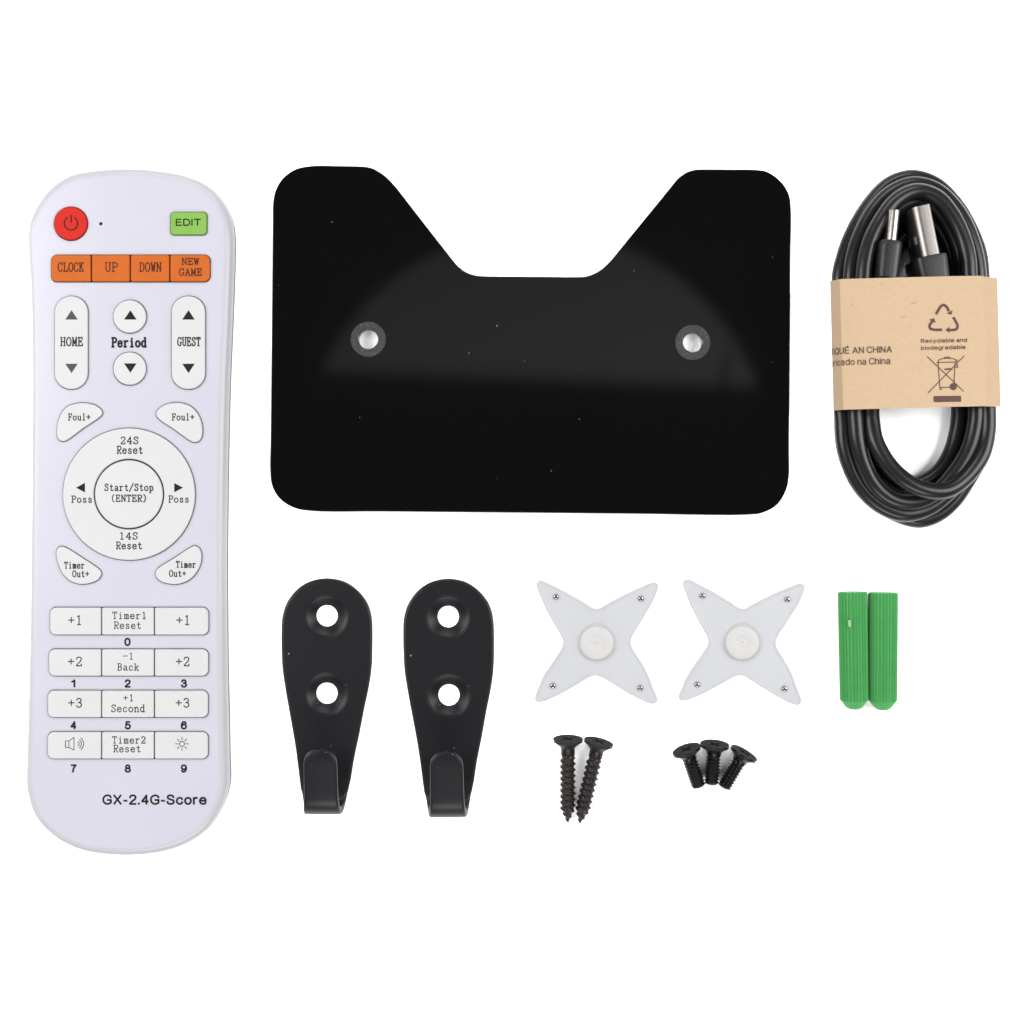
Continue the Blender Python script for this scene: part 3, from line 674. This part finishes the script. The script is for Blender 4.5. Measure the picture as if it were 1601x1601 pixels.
for i, (y, z, l, r) in enumerate(path):
    a = path[max(i - 1, 0)]; b = path[min(i + 1, len(path) - 1)]
    t = Vector((0, b[0] - a[0], b[1] - a[1])).normalized(); n = Vector((0, -t.z, t.y))
    if i == 0: t = Vector((0, -1, 0)); n = Vector((0, 0, -1))
    half = HT / 2; bv = min(4.2, (r - l) * 0.4)
    sec = rrect(l, -half, r, half, bv, 3)
    rings.append([(q[0], y + n.y * q[1], z + n.z * q[1]) for q in sec])
tongue = loft(rings, cap0=True, cap1=True, smooth=60)
part('plate', flat_faces(join(plate_me, *cones, smooth=50)), M['hook'], hk, local=True)
part('hook_tongue', tongue, M['hook'], hk, local=True)
b2 = at(700.6, 1042.2)
dup(hk, (*b2, 0), math.radians(0.6), 'matte black wall hook standing between the other hook and a white star').scale = (1, 1.011, 1)

# ---------------------------------------------------------------- white star pieces
sp = [(30,130),(30,90),(60,60),(110,62),(250,130),(400,205),(600,320),(690,378),(740,396),(790,385),(900,320),(1100,215),(1300,125),(1400,85),(1450,80),(1485,110),(1480,150),(1420,310),(1350,430),(1260,580),(1180,710),(1155,785),(1168,850),(1250,980),(1350,1150),(1420,1330),(1470,1460),(1465,1510),(1430,1532),(1380,1525),(1180,1435),(1000,1330),(800,1210),(740,1190),(680,1205),(500,1310),(300,1420),(120,1500),(60,1512),(20,1500),(10,1460),(50,1340),(110,1200),(200,1060),(320,880),(348,800),(330,735),(250,600),(150,420),(70,240)]
sp = [(835 + x / 7.624, 900 + y / 7.624) for x, y in sp]
sb = at(933.4, 1004.5)
st = thing('star_bracket', 'white plastic four pointed star with steel pins, left of the pair', 'star bracket', (*sb, 0), group='white four pointed stars')
SZ = 6.0
star_out = resample(catmull(ats(sp, SZ), 6), 300)
lip = loft([[(p[0], p[1], z) for p in inset(star_out, d)] for d, z in ((1.6, SZ - .6), (1.5, SZ + .2), (2.0, SZ + .6), (3.2, SZ + .6), (4.0, SZ + .3), (4.8, SZ - .3))], smooth=50)
part('star_plate', join(slab([star_out], 0.4, SZ, 1.2, 3), lip), M['star'], st)
hub_p = at(933.4, 1005.6, 14)
hub = lathe([(29.5, SZ - .1), (28.2, SZ + .5), (27.4, SZ + 1.6), (27.0, SZ + 2.8), (26.2, SZ + 4.2), (24.0, SZ + 5.2), (18, SZ + 5.7), (9.5, SZ + 5.9), (8.2, SZ + 5.2), (6.4, SZ + 5.1), (4.8, SZ + 5.6), (2.6, SZ + 5.7), (1.8, SZ + 4.8), (0, SZ + 4.7)], 56, *hub_p, smooth=50)
part('hub', hub, M['hub'], st)
for (px, py) in ((869.4, 933), (1002.2, 935.7), (864.5, 1072), (1000.9, 1075.5)):
    q = at(px, py, SZ)
    pin = lathe([(4.3, SZ - .5), (4.3, SZ + 1.0), (3.8, SZ + 2.4), (2.7, SZ + 3.2), (1.4, SZ + 3.3), (0, SZ + 1.4)], 20, *q, smooth=50)
    part('steel_pin', pin, M['pin'], st)
dup(st, (*at(1160.0, 1004.3), 0), math.radians(-1.3), 'white plastic four pointed star with steel pins, nearest the green anchors')

# ---------------------------------------------------------------- green wall anchors
def anchor_mesh(L, r):
    rings = []; n = 26 * 6
    prof = [(0.0, 0.90, 0), (1.2, 0.97, .6), (3, 1, 1), (L * .5, 0.985, 1), (L - 15, 0.96, 1), (L - 14, 0.91, .5), (L - 13, 0.86, 0), (L - 10, 0.78, 0), (L - 6, .65, 0), (L - 3, .52, 0), (L - .8, .36, 0), (L, .2, 0)]
    for s, f, rib in prof:
        ring = []
        for i in range(n):
            a = 2 * math.pi * i / n
            tooth = max(0, math.cos(26 * a)) ** 0.6
            rr = r * f * (1 - rib * 0.12 * (1 - tooth))
            ring.append((rr * math.cos(a), -s, r + rr * math.sin(a)))
        rings.append(ring)
    return loft(rings, cap0=True, cap1=True, smooth=25)
ab = at(1332.3, 925, 20)
an = thing('wall_anchor', 'ribbed green wall anchor with a pale chipped spot near its top', 'wall anchor', (*ab, 0), math.radians(0.9), group='green wall anchors')
part('sleeve', anchor_mesh(182.5, 22.6), M['anchor'], an, local=True)
an.rotation_euler = (0, 0, math.radians(0.9))
ob = at(1380.2, 926, 20)
dup(an, (*ob, 0), math.radians(-0.25), 'ribbed green wall anchor lying on the right of its pair')
fl = lathe([(2.6, -0.8), (2.4, 1.0), (1.6, 1.2), (1.0, 0.2), (0, 0.1)], 14)
fl.transform(Matrix.Translation((-9.6, -48, 43.2)) @ Matrix.Rotation(math.radians(-24), 4, 'Y') @ Matrix.Diagonal((1, 2.4, 1, 1)))
part('chipped_spot', fl, M['flaw'], an, local=True)

# ---------------------------------------------------------------- screws
def cross(r, w):
    a, b = r, w / 2
    return [(a, -b), (a, b), (b * 1.5, b * 1.5), (b, a), (-b, a), (-b * 1.5, b * 1.5), (-a, b), (-a, -b), (-b * 1.5, -b * 1.5), (-b, -a), (b, -a), (b * 1.5, -b * 1.5)]
def screw_mesh(R, hh, rs, L, smooth_len, pitch, amp, tip, zhead, ztip, n=28, sharp=0.7):
    """countersunk cross-head screw lying on head rim and tip; head centre over the origin, tip towards -y"""
    disc = slab([circle(0, 0, R - 0.8, 48), cross(R * .56, R * .17)], -5, 0, 0.35, 1)
    disc.transform(Matrix.Rotation(math.radians(33), 4, 'Z'))
    rings = []
    prof = [(R - 0.8, 0.0), (R - .2, 0.5), (R, 1.4), (R - .3, 2.6), (R * .82, hh * .5), (rs * 1.12, hh * .92), (rs, hh * 1.12), (rs, smooth_len)]
    for r, s in prof: rings.append([(r * math.cos(2 * math.pi * i / n), r * math.sin(2 * math.pi * i / n), -s) for i in range(n)])
    s = smooth_len + .3; step = pitch / 9
    while s < L - 0.05:
        ring = []
        for i in range(n):
            th = i / n
            ph = ((s - smooth_len) / pitch - th) % 1.0
            tri = max(0.0, 1 - abs(ph - .5) * 2 / sharp)
            fade = min(1, (s - smooth_len) / (pitch * .7))
            if tip: core = rs * .86 if s < L - tip else rs * .86 * max(0.05, (L - s) / tip) ** .9
            else: core = rs * .80
            r = core + amp * tri * fade * (1 if not tip or s < L - tip else max(0, (L - s) / tip) ** .6)
            ring.append((r * math.cos(2 * math.pi * th), r * math.sin(2 * math.pi * th), -s))
        rings.append(ring); s += step
    if not tip:
        rings.append([(rs * .78 * math.cos(2 * math.pi * i / n), rs * .78 * math.sin(2 * math.pi * i / n), -L) for i in range(n)])
    lo = loft(rings, cap0=False, cap1=True, smooth=50)
    plug = mesh([(R * .7 * math.cos(2 * math.pi * i / 24), R * .7 * math.sin(2 * math.pi * i / 24), -4.4) for i in range(24)], [tuple(range(24))])
    head = flat_faces(join(disc, plug, smooth=45))
    a = math.atan2(zhead - ztip, L)
    # +z (head normal) -> (0, cos a, sin a)
    for me in (head, lo): me.transform(Matrix.Translation((0, 0, zhead)) @ Matrix.Rotation(-(math.pi / 2 - a), 4, 'X'))
    return head, lo
def lay(px, py, z): q = at(px, py, z); return (*q, 0)
ws = thing('wood_screw', 'long dark pointed wood screw lying upright, left of the pair', 'screw', lay(888, 1154.5, 23), math.radians(0.2), group='dark wood screws')
hd, sk = screw_mesh(23.3, 14, 10.8, 136, 26, 9.5, 3.4, 24, 23.2, 6)
part('screw_head', hd, M['head'], ws, local=True); part('threaded_shank', sk, M['wood_screw'], ws, local=True)
dup(ws, lay(936.5, 1159, 23), math.radians(-12.6), 'long dark pointed wood screw leaning right at the head, beside the straight one')
ms = thing('machine_screw', 'short black machine screw standing straight between two leaning ones', 'screw', lay(1117.5, 1163, 23), math.radians(-3), group='short black machine screws')
hd, sk = screw_mesh(22.8, 12.5, 11.3, 64, 17, 5.3, 2.6, 0, 22.6, 11.5)
part('screw_head', hd, M['head'], ms, local=True); part('threaded_shank', sk, M['screw'], ms, local=True)
dup(ms, lay(1072.8, 1171, 23), math.radians(19.5), 'short black machine screw leaning to the left at its head')
dup(ms, lay(1164.3, 1176.5, 23), math.radians(-28.5), 'short black machine screw leaning to the right at its head')

# ---------------------------------------------------------------- coiled cable
cb = thing('usb_cable', 'black coiled charging cable with two metal plugs, bundled in a paper band', 'cable', (*at(1428, 545), 0))
CR = 12.7
top_arcs = {  # left foot, crown, right foot (photo grid) and height
 'a': ([(1313,440),(1319,405),(1335,362),(1362,318),(1392,288),(1425,278),(1460,288),(1490,316),(1513,352),(1530,395),(1535,440)], [14]*11),
 'b': ([(1330,440),(1334,405),(1346,366),(1367,328),(1394,301),(1427,288.5),(1462,297),(1490,322),(1511,356),(1525,398),(1530,440)], [37,37,36,35,34,33,33,34,36,37,37]),
 'c': ([(1350,440),(1353,408),(1362,374),(1380,340),(1402,313),(1432,299.5),(1463,308),(1486,333),(1503,366),(1513,402),(1516,440)], [60,60,59,58,57,56,56,57,58,60,60]),
 'd': ([(1352,440),(1356,408),(1368,374),(1386,345),(1407,324),(1432,313.5),(1457,320),(1477,342),(1493,373),(1502,405),(1506,440)], [34,34,34,34,35,36,36,36,36,36,36]),
}
bot_arcs = {  # right foot round to left foot
 'a': ([(1545,636),(1542,682),(1532,716),(1512,752),(1490,784),(1466,804),(1438,813),(1406,805),(1370,784),(1340,750),(1321,704),(1317,636)], [14]*12),
 'b': ([(1532,636),(1530,668),(1522,708),(1504,745),(1476,777),(1446,797),(1410,803),(1372,787),(1340,752),(1322,704),(1318,660),(1317,636)], [24,25,27,30,33,35,38,38,38,38,38,38]),
 'c': ([(1526,636),(1524,668),(1514,704),(1494,738),(1465,769),(1432,785),(1398,782),(1369,760),(1350,724),(1341,690),(1338,660),(1337,636)], [46,46,46,46,46,46,48,50,52,54,54,54]),
 'd': ([(1544,636),(1543,682),(1534,714),(1508.6,748),(1479,767),(1447,766),(1418,753),(1390,727),(1369,690),(1363,660),(1362,645),(1362,632)], [48,48,52,58,66,70,70,66,60,54,52,52]),
 'e': ([(1500,636),(1499,660),(1490,700),(1473,732),(1450,751),(1430,757),(1408,752),(1384,735),(1364,704),(1353,672),(1349,655),(1347,636)], [18]*12),
}
P3 = []
def add(arc):
    pts, zs = arc
    for (px, py), z in zip(pts, zs): q = at(px, py, z); P3.append((q[0], q[1], z))
q = lambda px, py, z: (*at(px, py, z), z)
P3.append(q(1462, 462, 46)); P3.append(q(1470, 515, 40)); P3.append(q(1440, 575, 24)); P3.append(q(1388, 550, 14)); P3.append(q(1370, 490, 14))
tuck = ([(1367,440),(1371,408),(1384,372),(1404,346),(1432,336),(1459,346),(1480,373),(1491,406),(1495,440)], [14]*9)
add(tuck)                                       # extra inner turns, added under the plugs to darken the gap there
P3.append(q(1494, 500, 14)); P3.append(q(1470, 560, 14)); P3.append(q(1420, 560, 16)); P3.append(q(1392, 500, 14))
add(([(1389,440),(1394,408),(1409,378),(1432,364),(1455,378),(1468,408),(1473,440)], [13]*7))
P3.append(q(1476, 500, 14)); P3.append(q(1484, 560, 16)); P3.append(q(1497, 605, 18))
add(bot_arcs['e']); add(top_arcs['a']); add(bot_arcs['a']); add(top_arcs['b']); add(bot_arcs['b']); add(top_arcs['d']); add(bot_arcs['c']); add(top_arcs['c']); add(bot_arcs['d'])
P3.append(q(1366, 580, 50)); P3.append(q(1378, 520, 48)); P3.append(q(1391, 462, 46))
part('cord', tube(catmull(P3, 7, False), CR, 18), M['cable'], cb)
# plugs stand on edge; local frame: +y towards the metal end, z up
def place(me, px, py, z, deg):
    x, y = at(px, py, z)
    me.transform(Matrix.Translation((x, y, 0)) @ Matrix.Rotation(math.radians(deg), 4, 'Z')); return me
# flat charging plug
AZ0, AZ1 = 14.0, 86.0
ax, ay, adeg = 1456.4, 398.6, 11.4
sh = slab([rrect(-13.6, 0, 13.6, 75.5, 0.6, 2)], AZ0, AZ1, 0.5, 1)
bm = bmesh.new(); bm.from_mesh(sh)
bm.free(); bpy.data.meshes.remove(sh)
# metal shell: hollow sleeve, its wide faces to the sides
outer = rrect(-13.6, AZ0, 13.6, AZ1, (4.0, 4.0, 4.0, 11.0), 7); inner = rrect(-10.0, AZ0 + 4, 11.0, AZ1 - 4, 2.4, 7)
def sleeve(outer, inner, y0, y1):
    n = len(outer); rings = [[(p[0], y0, p[1]) for p in outer], [(p[0], y1 - .6, p[1]) for p in outer], [(p[0] * .985, y1, p[1]) for p in outer],
                             [(p[0], y1, p[1]) for p in inner], [(p[0], y0 + 3, p[1]) for p in inner]]
    return loft(rings, cap0=True, cap1=True, smooth=40)
shell_a = part('usb_a_plug', place(sleeve(outer, inner, 0, 76), ax, ay, AZ1, adeg), M['nickel'], cb, 'wide metal plug standing on its thin side')
part('tongue', place(box(-6, 3, AZ0 + 8, 1, 70, AZ1 - 8, 1), ax, ay, AZ1, adeg), M['dark_hole'], shell_a)
for zc in (30, 66):
    part('latch_hole', place(box(-13.9, 22, zc - 7, -13.2, 34, zc + 7, 0.2, 1), ax, ay, AZ1, adeg), M['grey_tab'], shell_a)
body_a = loft([[(p[0], y, p[1]) for p in rrect(-w_, AZ0 + 36 - h_, w_, AZ0 + 36 + h_, r_, 6)] for (y, w_, h_, r_) in ((-100, 12, 12, 11.5), (-74, 15, 20, 12), (-60, 22, 36, 12), (-8, 24, 41, 10), (-1.5, 23.5, 40.5, 9), (-.2, 22.0, 39, 8))], cap0=True, cap1=True, smooth=40)
part('usb_a_housing', place(body_a, ax, ay, AZ1, adeg), M['plug'], cb)
# small oval plug
CZ0, CZ1 = 30.0, 84.0
cx_, cy_, cdeg = 1395.6, 374.8, -6.0
oc = rrect(-8.2, CZ0, 8.2, CZ1, 8.1, 8); ic = rrect(-6.6, CZ0 + 1.6, 6.6, CZ1 - 1.6, 6.5, 8)
shell_c = part('usb_c_plug', place(sleeve(oc, ic, 0, 45.5), cx_, cy_, CZ1, cdeg), M['steel'], cb, 'slim oval metal plug')
part('tongue', place(box(-2, 2, CZ0 + 9, 2, 40, CZ1 - 9, .8), cx_, cy_, CZ1, cdeg), M['dark_hole'], shell_c)
body_c = loft([[(p[0], y, p[1]) for p in rrect(-w_, 52 - min(h_, 34), w_, 52 + min(h_, 34), r_, 6)] for (y, w_, h_, r_) in ((-90, 12, 12, 11.5), (-70, 13.5, 18, 12), (-56, 17, 33, 12), (-8, 17.5, 36, 12), (-2, 17, 35.5, 11), (-.2, 15, 33.5, 10))], cap0=True, cap1=True, smooth=40)
part('usb_c_housing', place(body_c, cx_, cy_, CZ1, cdeg), M['plug'], cb)

# ---------------------------------------------------------------- kraft paper band
BZ = 92.0
bq = at(1428, 535.5, BZ); brot = math.radians(1.5)
band = thing('paper_band', 'brown kraft paper band with recycling print wrapped round the coiled cable', 'paper band', (*bq, 0), brot)
def to_local(px, py, z=BZ):
    x, y = at(px, py, z); v = Vector((x - bq[0], y - bq[1])); c, s = math.cos(-brot), math.sin(-brot)
    return (v.x * c - v.y * s, v.x * s + v.y * c)
xf = to_local(1316.5, 536)[0]; xr = to_local(1541, 536)[0]
xlm = to_local(1301, 536, 34)[0]; xrm = to_local(1554.0, 536, 34)[0]
L_ = lambda px, z: (to_local(px, 536, z)[0], z)
sec = [(L_(1312, 1.2)), L_(1304, 5), L_(1301, 14), L_(1300.5, 40), L_(1300.5, 68), L_(1301.0, 74), (xf - 0.8, BZ - 0.9), (xf + 1.5, BZ), (xf + 60, BZ + .3), (xf + 165, BZ + .1), (xf + 172, BZ - .2), (xr - 8, BZ - 3.4), (xr, BZ - 5.5), (xr + 6, BZ - 14), (xrm - 1, 62), (xrm, 34), (xrm - 2, 8), (xrm - 10, 1.2)]
ytop = to_local(1425, 433.4)[1]; ybot = to_local(1430, 637.6)[1]
insec = inset(sec, 1.0)
ringA = sec + [sec[0]]
ys = [ytop + (ybot - ytop) * i / 8 for i in range(9)]
ringsb = []
lift_y = lambda y, z: y + 9 * max(0, 1 - z / 45) * (1 if y < 0 else -0.6) * (1 if abs(y) > 50 else 0)   # the back of the loop is cut a little shorter
for y in ys: ringsb.append([(p[0], lift_y(y, p[1]), p[1]) for p in sec])
for y in reversed(ys): ringsb.append([(p[0], lift_y(y, p[1]), p[1]) for p in insec])
part('paper', loft(ringsb, wrap=True, smooth=30), M['kraft'], band, local=True)
# arc length along the section, zero at the left fold
arcl = [0.0]
for a, b in zip(sec, sec[1:]): arcl.append(arcl[-1] + math.hypot(b[0] - a[0], b[1] - a[1]))
a0 = arcl[6] - (sec[6][0] - xf)
def on_band(x, y, lift):
    u = (x - xf) + a0
    for i in range(len(sec) - 1):
        if arcl[i + 1] >= u or i == len(sec) - 2:
            f = (u - arcl[i]) / (arcl[i + 1] - arcl[i])
            p = Vector(sec[i]).lerp(Vector(sec[i + 1]), max(f, 0)); t = (Vector(sec[i + 1]) - Vector(sec[i])).normalized()
            n = Vector((-t.y, t.x)); p = p + n * lift
            return (p.x, y, p.y)
def band_print(me, name='lettering'):
    for v in me.vertices: v.co = on_band(v.co.x, v.co.y, 0.4 + v.co.z)
    return part(name, finish(me), M['brown_ink'], paper_o, local=True)
paper_o = band.children[0]
def fine(st, d=2.0):
    """the same strokes with points close together, so that they follow the paper round its folds"""
    out = []
    for q_ in st:
        r_ = [q_[0]]
        for a, b in zip(q_, q_[1:]):
            n = max(1, int(math.hypot(b[0] - a[0], b[1] - a[1]) / d))
            r_ += [(a[0] + (b[0] - a[0]) * i / n, a[1] + (b[1] - a[1]) * i / n) for i in range(1, n + 1)]
        out.append(r_)
    return out
def band_text(text, right, left_word, x_left, y0, y1, weight=1.1):
    """text set so that left_word starts at x_left and the line ends at right (photo grid on the top face)"""
    st_, wd = sans_strokes(text); _, tw = sans_strokes(left_word)
    xr_, yb_ = to_local(right, y1); xl_ = to_local(x_left, y1)[0]; yt_ = to_local(right, y0)[1]
    fx = (xr_ - xl_ - weight) / tw; fy = (yt_ - yb_ - weight) / 10
    return band_print(ribbon(fine([[(xr_ - weight / 2 + (p[0] - wd) * fx, yb_ + weight / 2 + p[1] * fy) for p in q_] for q_ in st_]), weight, 0))
band_text('FABRIQUÉ AN CHINA', 1394.6, 'AN CHINA', 1332.8, 540.8, 551.3, 1.3)
band_text('Fabricado na China', 1392.2, 'na China', 1340.7, 558.6, 569.4, 1.3)
band_text('Recyclable and', 1512.5, 'Recyclable and', 1439.9, 528.2, 534.6, 1.0)
band_text('biodegradable', 1510, 'biodegradable', 1439.9, 539.2, 545.6, 1.0)
def lp(pts): return [to_local(1290 + x / 5.718, 420 + y / 5.718) for x, y in pts]
def flat_print(loops_quads, name):
    band_print(loops_quads, name)
def arrow_print(path_px, head, width):
    rb = ribbon(fine([lp(path_px)]), width, 0)
    tri = mesh([(*p, 0.02) for p in lp(head)], [(0, 1, 2)])
    return join(rb, tri)
recyc = join(arrow_print(catmull([(995,402),(1012,372),(1035,338),(1058,325),(1082,338),(1105,375)], 5, False), [(1085,402),(1140,372),(1130,412)], 4.0),
             arrow_print(catmull([(1150,440),(1170,475),(1186,510),(1178,538),(1150,548),(1108,549)], 5, False), [(1112,520),(1112,575),(1076,548)], 4.0),
             arrow_print(catmull([(1040,547),(975,546),(940,535),(934,510),(950,485),(960,470)], 5, False), [(928,458),(990,486),(975,442)], 4.0))
band_print(recyc, 'recycling_symbol')
bin_st = [[(915,788),(1240,1097)], [(1246,779),(922,1110)], [(1010,842),(1028,1080)], [(1163,835),(1152,1030)], [(1000,840),(1180,834)], [(1012,836),(1016,818),(1040,806),(1090,801),(1140,804),(1165,812),(1176,832)],
          [(1068,800),(1070,793),(1112,791),(1114,800)], [(1028,1062),(1120,1060)], [(1166,862),(1186,862),(1186,882),(1166,882)], [(1186,815),(1170,832)], [(1034,1078),(1046,1078)]]
wheel = mesh([(*to_local(1290 + (1146 + 32 * math.cos(a)) / 5.718, 420 + (1055 + 32 * math.sin(a)) / 5.718), 0.3) for a in [2 * math.pi * i / 24 for i in range(24)]], [tuple(range(24))])
bin_me = join(ribbon(fine([lp(s) for s in bin_st]), 1.35, 0), ribbon([lp([(1072, 900), (1135, 897)])], 2.4, 0.26), wheel)
band_print(bin_me, 'crossed_bin_symbol')
bar = loft([[(*q, 0) for q in lp([(970 + 247 * i / 24, 1140 - 4 * i / 24), (971 + 247 * i / 24, 1194 - 4 * i / 24)])] for i in range(25)], closed=False)
band_print(bar, 'printed_bar')

# stray fibres in the paper and a printed dot
fib = [catmull(lp(p), 3, False) for p in ([(773, 313), (795, 309), (820, 301)], [(678, 441), (700, 435), (716, 433)], [(240, 318), (252, 330)], [(505, 136), (508, 148)], [(1402, 690), (1413, 686)])]
band_print(ribbon(fine(fib), 0.8, 0), 'fibre_marks').data.materials[0] = M['fibre']
